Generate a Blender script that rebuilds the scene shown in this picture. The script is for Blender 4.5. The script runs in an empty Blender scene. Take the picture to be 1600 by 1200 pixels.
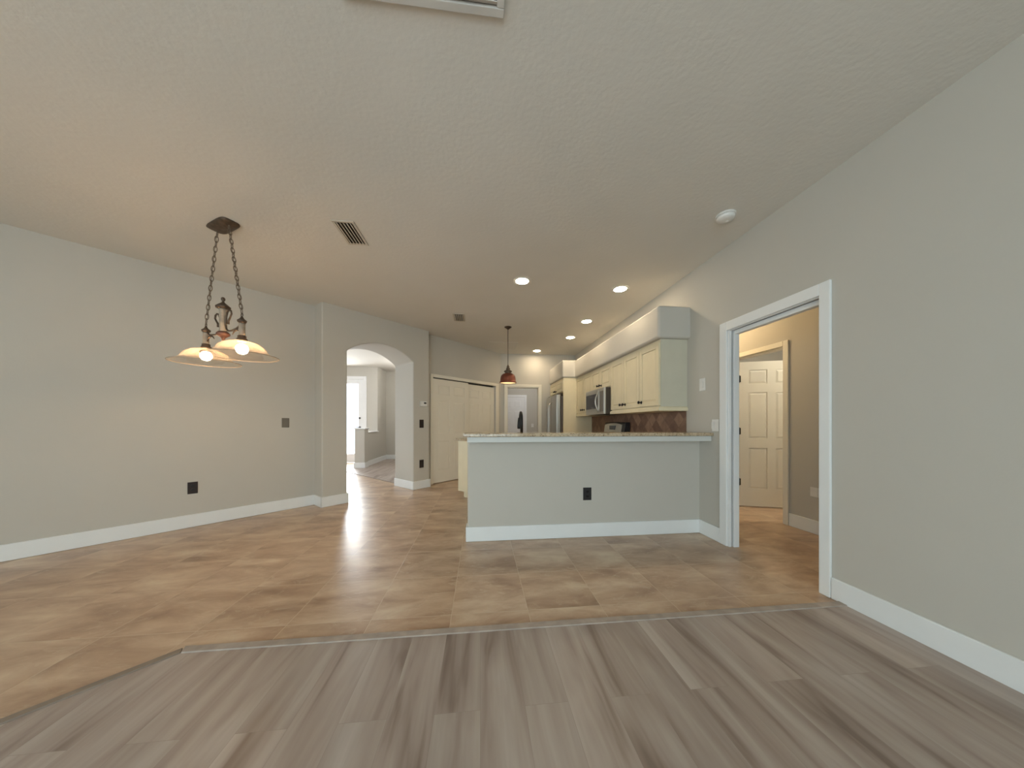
import bpy, bmesh, math, random
from mathutils import Vector, Matrix
random.seed(4)
sc = bpy.context.scene
COL = sc.collection
PI = math.pi

# ------------------------------------------------------------------ camera
CAM_H = 1.15
FPX = 474.9
YAW = 0.10366
cam_d = bpy.data.cameras.new('camera')
cam_d.sensor_fit = 'HORIZONTAL'
cam_d.sensor_width = 36.0
cam_d.lens = FPX / 1600 * 36.0
cam_d.shift_y = 61.4 / 1600
cam_d.clip_start = 0.02
cam_o = bpy.data.objects.new('camera', cam_d)
cam_o.location = (0, 0, CAM_H)
cam_o.rotation_euler = (PI / 2, 0, -YAW)
COL.objects.link(cam_o)
sc.camera = cam_o

# ------------------------------------------------------------------ colour management, world, daylight
sc.view_settings.view_transform = 'Standard'
sc.view_settings.look = 'None'
sc.view_settings.gamma = 1
sc.view_settings.exposure = 0.62
sc.view_settings.use_curve_mapping = False
w = bpy.data.worlds.new('sky')
sc.world = w
w.use_nodes = True
wb = w.node_tree.nodes['Background']
wb.inputs[0].default_value = (0.80, 0.90, 1.0, 1)
wb.inputs[1].default_value = 2.2


def area(name, loc, rot, sx, sy, power, col):
    d = bpy.data.lights.new(name, 'AREA')
    d.shape = 'RECTANGLE'
    d.size = sx
    d.size_y = sy
    d.energy = power
    d.color = col
    o = bpy.data.objects.new(name, d)
    o.location = loc
    o.rotation_euler = rot
    COL.objects.link(o)
    return o


sun_d = bpy.data.lights.new('sun', 'SUN')  # unseen sun added so light bounced off the floor lifts the ceiling
sun_d.energy = 3.0
sun_d.angle = 0.01
sun_d.color = (1.0, 0.97, 0.92)
sun_o = bpy.data.objects.new('sun', sun_d)
sun_o.rotation_euler = (math.radians(42), 0, math.radians(-12))
COL.objects.link(sun_o)
# daylight that enters by the glass doors behind the camera
area('daylight_garden', (-1.2, -3.95, 1.25), (PI / 2, 0, 0), 4.4, 2.1, 64, (0.76, 0.98, 1.0))
area('side_fill', (-5.66, -2.35, 1.25), (PI / 2, 0, -PI / 2), 2.1, 2.1, 50, (0.74, 0.97, 1.0))  # light of an added side window, aimed at the right wall
# daylight that enters by the front door glass and an unseen foyer window added for its light
area('daylight_entry', (-3.98, 9.75, 1.3), (-PI / 2, 0, 0), 0.9, 2.1, 90, (0.92, 0.97, 1.0))
area('foyer_fill', (-5.62, 6.6, 1.45), (PI / 2, 0, -PI / 2), 2.2, 1.9, 46, (0.90, 0.96, 1.0))

# ------------------------------------------------------------------ material helpers
MATS = {}


def newmat(name):
    m = bpy.data.materials.new(name)
    m.use_nodes = True
    nt = m.node_tree
    for n in list(nt.nodes):
        nt.nodes.remove(n)
    out = nt.nodes.new('ShaderNodeOutputMaterial')
    b = nt.nodes.new('ShaderNodeBsdfPrincipled')
    nt.links.new(b.outputs[0], out.inputs[0])
    MATS[name] = m
    return m, nt, b, out


def N(nt, t, **k):
    n = nt.nodes.new(t)
    for a, v in k.items():
        setattr(n, a, v)
    return n


def coords(nt, scale=(1, 1, 1), rot=(0, 0, 0), loc=(0, 0, 0), src='Object'):
    tc = N(nt, 'ShaderNodeTexCoord')
    mp = N(nt, 'ShaderNodeMapping')
    mp.inputs['Scale'].default_value = scale
    mp.inputs['Rotation'].default_value = rot
    mp.inputs['Location'].default_value = loc
    nt.links.new(tc.outputs[src], mp.inputs[0])
    return mp.outputs[0]


def noise(nt, vec, scale, detail=3, rough=0.5, dist=0.0):
    n = N(nt, 'ShaderNodeTexNoise')
    n.inputs['Scale'].default_value = scale
    n.inputs['Detail'].default_value = detail
    n.inputs['Roughness'].default_value = rough
    n.inputs['Distortion'].default_value = dist
    if vec is not None:
        nt.links.new(vec, n.inputs['Vector'])
    return n


def ramp(nt, fac, stops):
    r = N(nt, 'ShaderNodeValToRGB')
    e = r.color_ramp.elements
    while len(e) < len(stops):
        e.new(0.5)
    for i, (p, c) in enumerate(stops):
        e[i].position = p
        e[i].color = (*c, 1)
    nt.links.new(fac, r.inputs[0])
    return r.outputs[0]


def mixc(nt, fac, a, b, mode='MIX'):
    m = N(nt, 'ShaderNodeMix', data_type='RGBA', blend_type=mode)
    for sock, v in ((m.inputs[0], fac), (m.inputs[6], a), (m.inputs[7], b)):
        if isinstance(v, (int, float)):
            sock.default_value = v
        elif isinstance(v, tuple):
            sock.default_value = (*v, 1)
        else:
            nt.links.new(v, sock)
    return m.outputs[2]


def bump(nt, b, height, strength=0.1, dist=0.01):
    n = N(nt, 'ShaderNodeBump')
    n.inputs['Strength'].default_value = strength
    n.inputs['Distance'].default_value = dist
    nt.links.new(height, n.inputs['Height'])
    nt.links.new(n.outputs[0], b.inputs['Normal'])


def plain(name, col, rough=0.5, metal=0.0, var=0.06, scale=6.0, bmp=0.0, bscale=80, spec=0.5):
    m, nt, b, out = newmat(name)
    v = coords(nt)
    n = noise(nt, v, scale)
    c0 = tuple(max(0, c * (1 - var)) for c in col)
    c1 = tuple(min(1, c * (1 + var)) for c in col)
    nt.links.new(ramp(nt, n.outputs[0], [(0.35, c0), (0.65, c1)]), b.inputs['Base Color'])
    b.inputs['Roughness'].default_value = rough
    b.inputs['Metallic'].default_value = metal
    b.inputs['Specular IOR Level'].default_value = spec
    if bmp:
        bump(nt, b, noise(nt, v, bscale, 4).outputs[0], bmp, 0.004)
    return m


def emit(name, col, strength):
    m, nt, b, out = newmat(name)
    b.inputs['Base Color'].default_value = (*col, 1)
    b.inputs['Emission Color'].default_value = (*col, 1)
    b.inputs['Emission Strength'].default_value = strength
    return m


WALLC = (0.54, 0.515, 0.46)
plain('wall_paint', WALLC, 0.75, var=0.012, scale=1.5, bmp=0.10, bscale=120, spec=0.25)
plain('ceiling_paint', (0.70, 0.675, 0.62), 0.9, var=0.015, scale=2, bmp=0.35, bscale=38, spec=0.1)
plain('trim_white', (0.80, 0.815, 0.81), 0.4, var=0.01)
plain('apron_paint', (0.62, 0.63, 0.60), 0.5, var=0.01)
plain('foyer_white', (0.82, 0.82, 0.82), 0.5, var=0.01)
plain('door_white', (0.78, 0.74, 0.64), 0.45, var=0.01)
plain('cabinet_cream', (0.72, 0.64, 0.45), 0.45, var=0.02)
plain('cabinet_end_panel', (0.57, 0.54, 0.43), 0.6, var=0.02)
plain('steel', (0.50, 0.49, 0.46), 0.33, 0.85, var=0.05, scale=2)
plain('steel_dark', (0.16, 0.125, 0.105), 0.5, 0.3)
plain('oven_side', (0.045, 0.036, 0.028), 0.5, 0.2)
plain('steel_mid', (0.20, 0.18, 0.16), 0.35, 0.4)
plain('black_glass', (0.04, 0.04, 0.045), 0.12, 0)
plain('black_plastic', (0.012, 0.012, 0.014), 0.4)
plain('brown_plastic', (0.022, 0.014, 0.013), 0.45)
plain('grey_plate', (0.17, 0.15, 0.12), 0.5)
plain('white_plastic', (0.74, 0.73, 0.70), 0.4)
plain('black_metal', (0.015, 0.014, 0.014), 0.35, 0.6)
plain('bronze', (0.10, 0.068, 0.046), 0.5, 0.5, var=0.3, scale=30)
plain('rust_bronze', (0.14, 0.065, 0.045), 0.55, 0.3, var=0.3, scale=30)
plain('chain_iron', (0.19, 0.14, 0.10), 0.5, 0.5, var=0.2, scale=40)
plain('antique_cream', (0.30, 0.25, 0.19), 0.6, var=0.15, scale=25)
plain('copper', (0.21, 0.07, 0.045), 0.38, 0.75, var=0.25, scale=9)
plain('vent_paint', (0.55, 0.50, 0.42), 0.5)
plain('vent_white', (0.60, 0.58, 0.54), 0.5)
plain('vent_dark', (0.05, 0.04, 0.032), 0.8)
plain('hinge_metal', (0.03, 0.026, 0.02), 0.4, 0.7)
plain('gap_shade', (0.02, 0.018, 0.015), 0.9)  # near-black that paints the shade inside gaps
emit('can_lens', (1.0, 0.81, 0.56), 76)
emit('bulb_glow', (1.0, 0.66, 0.36), 84)
plain('shade_rim', (0.42, 0.34, 0.25), 0.4, 0.2)
emit('pendant_glow', (1.0, 0.72, 0.34), 0.85)
emit('display_glow', (0.02, 0.03, 0.03), 0.2)


def m_glass():
    m, nt, b, out = newmat('window_glass')
    nt.nodes.remove(b)
    t = N(nt, 'ShaderNodeBsdfTransparent')
    g = N(nt, 'ShaderNodeBsdfGlossy')
    g.inputs['Roughness'].default_value = 0.02
    mx = N(nt, 'ShaderNodeMixShader')
    mx.inputs[0].default_value = 0.06
    nt.links.new(t.outputs[0], mx.inputs[1])
    nt.links.new(g.outputs[0], mx.inputs[2])
    nt.links.new(mx.outputs[0], out.inputs[0])


def m_shade():
    m, nt, b, out = newmat('shade_glass')
    nt.nodes.remove(b)
    t = N(nt, 'ShaderNodeBsdfTransparent')
    t.inputs[0].default_value = (1.0, 0.97, 0.92, 1)
    tr = N(nt, 'ShaderNodeBsdfTranslucent')
    tr.inputs[0].default_value = (0.95, 0.80, 0.66, 1)
    g = N(nt, 'ShaderNodeBsdfGlossy')
    g.inputs['Roughness'].default_value = 0.15
    g.inputs[0].default_value = (0.9, 0.85, 0.8, 1)
    m1 = N(nt, 'ShaderNodeMixShader')
    m1.inputs[0].default_value = 0.30
    nt.links.new(t.outputs[0], m1.inputs[1])
    nt.links.new(tr.outputs[0], m1.inputs[2])
    fr = N(nt, 'ShaderNodeLayerWeight')
    fr.inputs[0].default_value = 0.25
    m2 = N(nt, 'ShaderNodeMixShader')
    nt.links.new(fr.outputs['Facing'], m2.inputs[0])
    nt.links.new(m1.outputs[0], m2.inputs[1])
    nt.links.new(g.outputs[0], m2.inputs[2])
    nt.links.new(m2.outputs[0], out.inputs[0])


def m_tile():
    m, nt, b, out = newmat('floor_tile')
    vec = coords(nt, loc=(0.172, 0.0, 0))
    br = N(nt, 'ShaderNodeTexBrick')
    br.offset = 0.0
    br.offset_frequency = 1
    br.squash = 1.0
    br.inputs['Scale'].default_value = 1.0
    br.inputs['Brick Width'].default_value = 0.463
    br.inputs['Row Height'].default_value = 0.463
    br.inputs['Mortar Size'].default_value = 0.0021
    br.inputs['Mortar Smooth'].default_value = 0.3
    br.inputs['Bias'].default_value = 0.0
    br.inputs['Color1'].default_value = (0, 0, 0, 1)
    br.inputs['Color2'].default_value = (1, 1, 1, 1)
    br.inputs['Mortar'].default_value = (0.5, 0.5, 0.5, 1)
    nt.links.new(vec, br.inputs['Vector'])
    # shift the marbling per tile
    va = N(nt, 'ShaderNodeVectorMath', operation='MULTIPLY_ADD')
    nt.links.new(br.outputs['Color'], va.inputs[0])
    va.inputs[1].default_value = (3.0, 5.0, 0)
    nt.links.new(vec, va.inputs[2])
    mp = N(nt, 'ShaderNodeMapping')
    mp.inputs['Rotation'].default_value = (0, 0, -0.7)
    mp.inputs['Scale'].default_value = (1.0, 2.1, 1)
    nt.links.new(va.outputs[0], mp.inputs[0])
    n1 = noise(nt, mp.outputs[0], 2.3, 6, 0.58, 0.35)
    base = ramp(nt, n1.outputs[0], [(0.30, (0.32, 0.20, 0.122)), (0.45, (0.455, 0.305, 0.198)),
                                    (0.57, (0.555, 0.40, 0.272)), (0.70, (0.67, 0.54, 0.385))])
    n2 = noise(nt, mp.outputs[0], 5.5, 9, 0.68, 1.8)
    veins = ramp(nt, n2.outputs[0], [(0.54, (0, 0, 0)), (0.70, (0.6, 0.6, 0.6))])
    c = mixc(nt, veins, base, (0.62, 0.51, 0.37))
    c = mixc(nt, 0.10, c, br.outputs['Color'], 'SOFT_LIGHT')
    c = mixc(nt, br.outputs['Fac'], c, (0.60, 0.48, 0.34))
    nt.links.new(c, b.inputs['Base Color'])
    rr = N(nt, 'ShaderNodeMapRange')
    b.inputs['Specular IOR Level'].default_value = 0.75
    rr.inputs[3].default_value = 0.25
    rr.inputs[4].default_value = 0.38
    nt.links.new(n1.outputs[0], rr.inputs[0])
    nt.links.new(rr.outputs[0], b.inputs['Roughness'])
    inv = N(nt, 'ShaderNodeMath', operation='SUBTRACT')
    inv.inputs[0].default_value = 1.0
    nt.links.new(br.outputs['Fac'], inv.inputs[1])
    h = N(nt, 'ShaderNodeMath', operation='MULTIPLY_ADD')
    nt.links.new(n2.outputs[0], h.inputs[0])
    h.inputs[1].default_value = 0.15
    nt.links.new(inv.outputs[0], h.inputs[2])
    bump(nt, b, h.outputs[0], 0.25, 0.003)


def m_wood():
    m, nt, b, out = newmat('vinyl_plank')
    tc = N(nt, 'ShaderNodeTexCoord')
    sp = N(nt, 'ShaderNodeSeparateXYZ')
    nt.links.new(tc.outputs['Object'], sp.inputs[0])
    cb = N(nt, 'ShaderNodeCombineXYZ')
    nt.links.new(sp.outputs[1], cb.inputs[0])
    nt.links.new(sp.outputs[0], cb.inputs[1])
    br = N(nt, 'ShaderNodeTexBrick')
    br.offset = 0.37
    br.inputs['Scale'].default_value = 1.0
    br.inputs['Brick Width'].default_value = 1.22
    br.inputs['Row Height'].default_value = 0.180
    br.inputs['Mortar Size'].default_value = 0.0006
    br.inputs['Mortar Smooth'].default_value = 0.2
    br.inputs['Bias'].default_value = 0.0
    br.inputs['Color1'].default_value = (0, 0, 0, 1)
    br.inputs['Color2'].default_value = (1, 1, 1, 1)
    br.inputs['Mortar'].default_value = (0.4, 0.4, 0.4, 1)
    nt.links.new(cb.outputs[0], br.inputs['Vector'])
    va = N(nt, 'ShaderNodeVectorMath', operation='MULTIPLY_ADD')
    nt.links.new(br.outputs['Color'], va.inputs[0])
    va.inputs[1].default_value = (7.0, 3.0, 2.0)
    nt.links.new(cb.outputs[0], va.inputs[2])
    mp = N(nt, 'ShaderNodeMapping')
    mp.inputs['Scale'].default_value = (0.75, 6.0, 1)
    nt.links.new(va.outputs[0], mp.inputs[0])
    n1 = noise(nt, mp.outputs[0], 1.5, 3, 0.5, 0.5)
    mp2 = N(nt, 'ShaderNodeMapping')
    mp2.inputs['Scale'].default_value = (1.6, 34.0, 1)
    nt.links.new(va.outputs[0], mp2.inputs[0])
    n2 = noise(nt, mp2.outputs[0], 1.6, 5, 0.6, 0.4)
    base = ramp(nt, n1.outputs[0], [(0.30, (0.205, 0.152, 0.125)), (0.42, (0.335, 0.268, 0.230)),
                                    (0.55, (0.395, 0.332, 0.290)), (0.74, (0.47, 0.417, 0.375))])
    c = mixc(nt, 0.16, base, n2.outputs[0], 'SOFT_LIGHT')
    c = mixc(nt, 0.15, c, br.outputs['Color'], 'SOFT_LIGHT')
    c = mixc(nt, br.outputs['Fac'], c, (0.27, 0.225, 0.19))
    nt.links.new(c, b.inputs['Base Color'])
    b.inputs['Roughness'].default_value = 0.42
    bump(nt, b, n2.outputs[0], 0.08, 0.002)


def m_granite():
    m, nt, b, out = newmat('granite')
    vec = coords(nt)
    v = N(nt, 'ShaderNodeTexVoronoi')
    v.inputs['Scale'].default_value = 85
    nt.links.new(vec, v.inputs['Vector'])
    n = noise(nt, vec, 16, 6, 0.7, 0.5)
    c1 = ramp(nt, n.outputs[0], [(0.34, (0.10, 0.07, 0.045)), (0.44, (0.36, 0.26, 0.15)),
                                 (0.58, (0.52, 0.41, 0.27)), (0.75, (0.62, 0.53, 0.40))])
    c2 = ramp(nt, v.outputs['Color'], [(0.18, (0.08, 0.055, 0.04)), (0.3, (0.45, 0.35, 0.24)), (0.8, (0.62, 0.52, 0.38))])
    nt.links.new(mixc(nt, 0.45, c1, c2), b.inputs['Base Color'])
    b.inputs['Roughness'].default_value = 0.16


def m_backsplash():
    m, nt, b, out = newmat('backsplash_tile')
    tc = N(nt, 'ShaderNodeTexCoord')
    sp = N(nt, 'ShaderNodeSeparateXYZ')
    nt.links.new(tc.outputs['Object'], sp.inputs[0])
    cb = N(nt, 'ShaderNodeCombineXYZ')
    nt.links.new(sp.outputs[1], cb.inputs[0])
    nt.links.new(sp.outputs[2], cb.inputs[1])
    mp = N(nt, 'ShaderNodeMapping')
    mp.inputs['Rotation'].default_value = (0, 0, PI / 4)
    nt.links.new(cb.outputs[0], mp.inputs[0])
    br = N(nt, 'ShaderNodeTexBrick')
    br.offset = 0.0
    br.inputs['Scale'].default_value = 1
    br.inputs['Brick Width'].default_value = 0.13
    br.inputs['Row Height'].default_value = 0.13
    br.inputs['Mortar Size'].default_value = 0.004
    br.inputs['Bias'].default_value = -0.35
    br.inputs['Color1'].default_value = (0.175, 0.095, 0.062, 1)
    br.inputs['Color2'].default_value = (0.38, 0.24, 0.155, 1)
    br.inputs['Mortar'].default_value = (0.20, 0.12, 0.08, 1)
    nt.links.new(mp.outputs[0], br.inputs['Vector'])
    n = noise(nt, cb.outputs[0], 14, 4)
    nt.links.new(mixc(nt, 0.5, br.outputs['Color'], n.outputs[0], 'SOFT_LIGHT'), b.inputs['Base Color'])
    b.inputs['Roughness'].default_value = 0.55


m_glass(); m_shade(); m_tile(); m_wood(); m_granite(); m_backsplash()

# ------------------------------------------------------------------ mesh helpers


class MB:
    def __init__(self):
        self.bm = bmesh.new()

    def box(self, x0, x1, y0, y1, z0, z1, M=None):
        vs = [Vector((x, y, z)) for x in (x0, x1) for y in (y0, y1) for z in (z0, z1)]
        if M is not None:
            vs = [M @ v for v in vs]
        b = [self.bm.verts.new(v) for v in vs]
        for f in ((0, 1, 3, 2), (4, 6, 7, 5), (0, 4, 5, 1), (2, 3, 7, 6), (0, 2, 6, 4), (1, 5, 7, 3)):
            self.bm.faces.new([b[i] for i in f])
        return self

    def prism(self, pts, z0, z1):
        """polygon in xy extruded in z"""
        lo = [self.bm.verts.new((x, y, z0)) for x, y in pts]
        hi = [self.bm.verts.new((x, y, z1)) for x, y in pts]
        n = len(pts)
        self.bm.faces.new(lo[::-1])
        self.bm.faces.new(hi)
        for i in range(n):
            self.bm.faces.new((lo[i], lo[(i + 1) % n], hi[(i + 1) % n], hi[i]))
        return self

    def prism_xz(self, pts, y0, y1):
        """polygon in xz extruded in y"""
        lo = [self.bm.verts.new((x, y0, z)) for x, z in pts]
        hi = [self.bm.verts.new((x, y1, z)) for x, z in pts]
        n = len(pts)
        self.bm.faces.new(lo)
        self.bm.faces.new(hi[::-1])
        for i in range(n):
            self.bm.faces.new((lo[(i + 1) % n], lo[i], hi[i], hi[(i + 1) % n]))
        return self

    def prism_yz(self, pts, x0, x1):
        lo = [self.bm.verts.new((x0, y, z)) for y, z in pts]
        hi = [self.bm.verts.new((x1, y, z)) for y, z in pts]
        n = len(pts)
        self.bm.faces.new(lo)
        self.bm.faces.new(hi[::-1])
        for i in range(n):
            self.bm.faces.new((lo[(i + 1) % n], lo[i], hi[i], hi[(i + 1) % n]))
        return self

    def lathe(self, prof, c=(0, 0, 0), seg=32, axis='z', sx=1.0, sy=1.0, closed=True):
        """prof = [(r, h), ...] turned about an axis through c"""
        rings = []
        for r, h in prof:
            ring = []
            for i in range(seg):
                a = 2 * PI * i / seg
                p = (r * math.cos(a) * sx, r * math.sin(a) * sy, h)
                if axis == 'x':
                    p = (p[2], p[0], p[1])
                elif axis == 'y':
                    p = (p[0], p[2], p[1])
                ring.append(self.bm.verts.new((c[0] + p[0], c[1] + p[1], c[2] + p[2])))
            rings.append(ring)
        for a, b in zip(rings, rings[1:]):
            for i in range(seg):
                j = (i + 1) % seg
                self.bm.faces.new((a[i], a[j], b[j], b[i]))
        if closed:
            self.bm.faces.new(rings[0][::-1])
            self.bm.faces.new(rings[-1])
        return self

    def tube(self, pts, r, seg=10, closed=False):
        pts = [Vector(p) for p in pts]
        n = len(pts)
        rings = []
        up = None
        for i, p in enumerate(pts):
            if closed:
                t = (pts[(i + 1) % n] - pts[i - 1]).normalized()
            else:
                t = (pts[min(i + 1, n - 1)] - pts[max(i - 1, 0)]).normalized()
            if up is None:
                up = Vector((0, 0, 1)) if abs(t.z) < 0.9 else Vector((1, 0, 0))
            a = t.cross(up)
            if a.length < 1e-4:
                a = t.cross(Vector((0, 1, 0)))
            a.normalize()
            b = a.cross(t).normalized()
            up = b
            rr = r[i] if isinstance(r, (list, tuple)) else r
            rings.append([self.bm.verts.new(p + a * (math.cos(2 * PI * k / seg) * rr) + b * (math.sin(2 * PI * k / seg) * rr)) for k in range(seg)])
        m = n if closed else n - 1
        for i in range(m):
            A, B = rings[i], rings[(i + 1) % n]
            for k in range(seg):
                j = (k + 1) % seg
                self.bm.faces.new((A[k], B[k], B[j], A[j]))
        if not closed:
            self.bm.faces.new(rings[0])
            self.bm.faces.new(rings[-1][::-1])
        return self

    def sphere(self, c, r, seg=20, sz=1.0):
        bmesh.ops.create_uvsphere(self.bm, u_segments=seg, v_segments=seg // 2 + 2, radius=r,
                                  matrix=Matrix.Translation(c) @ Matrix.Diagonal((1, 1, sz, 1)))
        return self

    def build(self, name, mat, parent=None, smooth=False, bevel=0.0, seg=2, solid=0.0):
        bmesh.ops.recalc_face_normals(self.bm, faces=self.bm.faces)
        me = bpy.data.meshes.new(name)
        self.bm.to_mesh(me)
        self.bm.free()
        o = bpy.data.objects.new(name, me)
        COL.objects.link(o)
        me.materials.append(MATS[mat])
        if smooth:
            for p in me.polygons:
                p.use_smooth = True
        if solid:
            s = o.modifiers.new('solid', 'SOLIDIFY')
            s.thickness = solid
        if bevel:
            bv = o.modifiers.new('bevel', 'BEVEL')
            bv.width = bevel
            bv.segments = seg
            bv.limit_method = 'ANGLE'
            bv.angle_limit = math.radians(50)
            if seg > 3:
                for p in me.polygons:
                    p.use_smooth = True
                wn = o.modifiers.new('wn', 'WEIGHTED_NORMAL')
        if parent is not None:
            o.parent = parent
        return o


def struct(o):
    o['kind'] = 'structure'
    return o


def tag(o, label, cat, group=None):
    o['label'] = label
    o['category'] = cat
    if group:
        o['group'] = group
    return o


def thing(name, loc, rz, label=None, cat=None, group=None):
    o = bpy.data.objects.new(name, None)
    o.empty_display_size = 0.1
    o.location = loc
    o.rotation_euler = (0, 0, rz)
    COL.objects.link(o)
    if label:
        tag(o, label, cat, group)
    return o


def copy_tree(o, parent=None):
    c = o.copy()
    COL.objects.link(c)
    c.parent = parent
    for ch in [x for x in list(bpy.data.objects) if x.parent == o]:
        copy_tree(ch, c)
    return c


# ------------------------------------------------------------------ dimensions
CZ = 2.81          # ceiling
RX = 2.30          # right wall face
RT = 0.085         # right wall thickness
YB = 7.23          # kitchen back wall face
Q = math.sqrt(0.5)
OA = (-2.15, 4.39)  # corner of the arch wall; its frame: s along the wall, n into it
A45 = PI / 4
NL = 0.2546        # left wall face
NP = 0.1485        # pantry wall face


def SN(s, n):
    return (OA[0] + (s - n) * Q, OA[1] + (s + n) * Q)


def in_frame(o):
    """place a top-level object built in (s, n, z)"""
    o.location = (OA[0], OA[1], 0)
    o.rotation_euler = (0, 0, A45)
    return o


# ------------------------------------------------------------------ floors
f = MB().prism([(-5.4, -3.8), (6.8, -3.8), (6.8, 10.4), (-5.4, 10.4)], -0.12, 0.0).build('floor', 'floor_tile')
struct(f)
WY = 1.69
f = MB().prism([(RX + 0.02, WY), (-1.49, WY), (-5.3, WY - 3.81), (-5.3, -3.7), (RX + 0.02, -3.7)], -0.02, 0.005).build('floor_wood', 'vinyl_plank')
struct(f)
f = MB().prism([(-1.50, 5.90), (-3.16, 7.56), (-3.16, 10.2), (0.1, 10.2), (0.1, 7.7)], -0.02, 0.005).build('floor_foyer', 'vinyl_plank')
struct(f)
# transition strip, straight then turning 45 degrees
plain('transition_wood', (0.38, 0.32, 0.275), 0.8, var=0.12, scale=12)
plain('transition_dark', (0.24, 0.19, 0.15), 0.5, var=0.12, scale=12)
w2 = 0.045
f = MB().prism([(RX, WY - 0.015), (-1.49 + 0.006, WY - 0.015), (-1.49 - 0.014, WY + 0.033), (RX, WY + 0.033)], 0.0, 0.011).build('trim_1', 'transition_wood', bevel=0.004)
struct(f)
f = MB().prism([(-1.484, WY - 0.015), (-5.2 - 0.02, WY - 0.015 - 3.736), (-5.2 - 0.02, WY - 0.015 - 3.70), (-1.504, WY + 0.020)], 0.0, 0.012).build('trim_2', 'transition_dark', bevel=0.004)
struct(f)
f = MB().prism([(-1.50, 5.88), (-3.14, 7.52), (-3.17, 7.55), (-1.53, 5.91)], 0.0, 0.011).build('trim_3', 'transition_wood', bevel=0.003)
struct(f)

# ------------------------------------------------------------------ ceiling
f = MB().box(-5.4, 6.8, -3.8, 10.4, CZ, CZ + 0.12).build('ceiling', 'ceiling_paint')
struct(f)


def wall_x(mb, x0, x1, y0, y1, openings=(), z1=CZ):
    """wall slab running in y; openings = (ya, yb, za, zb)"""
    cur = y0
    for ya, yb, za, zb in sorted(openings):
        mb.box(x0, x1, cur, ya, 0, z1)
        if za > 0:
            mb.box(x0, x1, ya, yb, 0, za)
        mb.box(x0, x1, ya, yb, zb, z1)
        cur = yb
    mb.box(x0, x1, cur, y1, 0, z1)
    return mb


def wall_y(mb, y0, y1, x0, x1, openings=(), z1=CZ):
    cur = x0
    for xa, xb, za, zb in sorted(openings):
        mb.box(cur, xa, y0, y1, 0, z1)
        if za > 0:
            mb.box(xa, xb, y0, y1, 0, za)
        mb.box(xa, xb, y0, y1, zb, z1)
        cur = xb
    mb.box(cur, x1, y0, y1, 0, z1)
    return mb


# right wall with the pocket doorway
PD0, PD1, PDZ = 1.835, 2.615, 2.015
struct(wall_x(MB(), RX, RX + RT, -3.7, YB + 0.1, [(PD0, PD1, 0, PDZ)]).build('wall_right', 'wall_paint'))
# kitchen back wall with a doorway
BD0, BD1, BDZ = 0.635, 1.40, 2.015
struct(wall_y(MB(), YB, YB + 0.11, 0.40, RX + RT, [(BD0, BD1, 0, BDZ)]).build('wall_back', 'wall_paint'))
# left wall (45 degrees)
o = MB().box(-4.35, 0.0, NL, NL + 0.12, 0, CZ).build('wall_left', 'wall_paint')
struct(in_frame(o))

# arch wall: thick, arch between S0 and S1
S0, S1, SE, AT = 0.3295, 1.4156, 1.7437, 0.60
ZS, ZA = 2.205, 2.405


def arch_wall():
    mb = MB()
    bm = mb.bm
    half = (S1 - S0) / 2
    rise = ZA - ZS
    R = (half * half + rise * rise) / (2 * rise)
    zc = ZA - R
    a0 = math.asin(half / R)
    arc = []
    K = 24
    for i in range(K + 1):
        a = -a0 + 2 * a0 * i / K
        arc.append(((S0 + S1) / 2 + R * math.sin(a), zc + R * math.cos(a)))
    outline = [(0, -0.03), (S0, -0.03)] + arc + [(S1, -0.03), (SE, -0.03), (SE, CZ + 0.03), (0, CZ + 0.03)]
    mb.prism_xz(outline, 0, AT)
    o = mb.build('wall_arch', 'wall_paint', bevel=0.018, seg=4)
    return o


struct(in_frame(arch_wall()))
# pantry wall with the sliding-door opening, and the side of the recess
P0, P1, PZ = 1.925, 3.69, 2.02
mb = MB()
wall_y(mb, NP, NP + 0.12, SE - 0.05, 3.98, [(P0, P1, 0, PZ)])
struct(in_frame(mb.build('wall_pantry', 'wall_paint')))
# wall between pantry and foyer, foyer shell
struct(in_frame(MB().box(SE - 0.02, 4.5, 0.75, 0.85, 0, CZ).build('wall_pantry_rear', 'wall_paint')))
mb = MB()
wall_x(mb, -5.30, -5.20, -3.7, 9.4, [(-3.4, -1.3, 0.0, 2.3), (5.5, 7.7, 0.5, 2.4)])  # both openings hold unseen windows added for light
struct(mb.build('wall_far_left', 'wall_paint'))
mb = MB()
wall_y(mb, 9.3, 9.42, -5.3, -3.007, [(-4.40, -3.40, 0, 2.44)])
struct(mb.build('wall_entry', 'wall_paint'))
struct(MB().box(-3.12, -3.007, 9.42, 10.1, 0, CZ).build('wall_entry_return', 'wall_paint'))
struct(MB().box(-3.12, 0.3, 10.1, 10.2, 0, CZ).build('wall_foyer_far', 'wall_paint'))
# laundry room shell
struct(MB().box(0.20, 0.30, YB + 0.11, 10.3, 0, CZ).build('wall_laundry_left', 'wall_paint'))
struct(MB().box(0.20, 3.0, 10.15, 10.25, 0, CZ).build('wall_laundry_far', 'wall_paint'))
struct(MB().box(2.9, 3.0, YB + 0.11, 10.15, 0, CZ).build('wall_laundry_right', 'wall_paint'))
struct(MB().box(RX + RT, 3.0, YB, YB + 0.11, 0, CZ).build('wall_laundry_near', 'wall_paint'))
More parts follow.
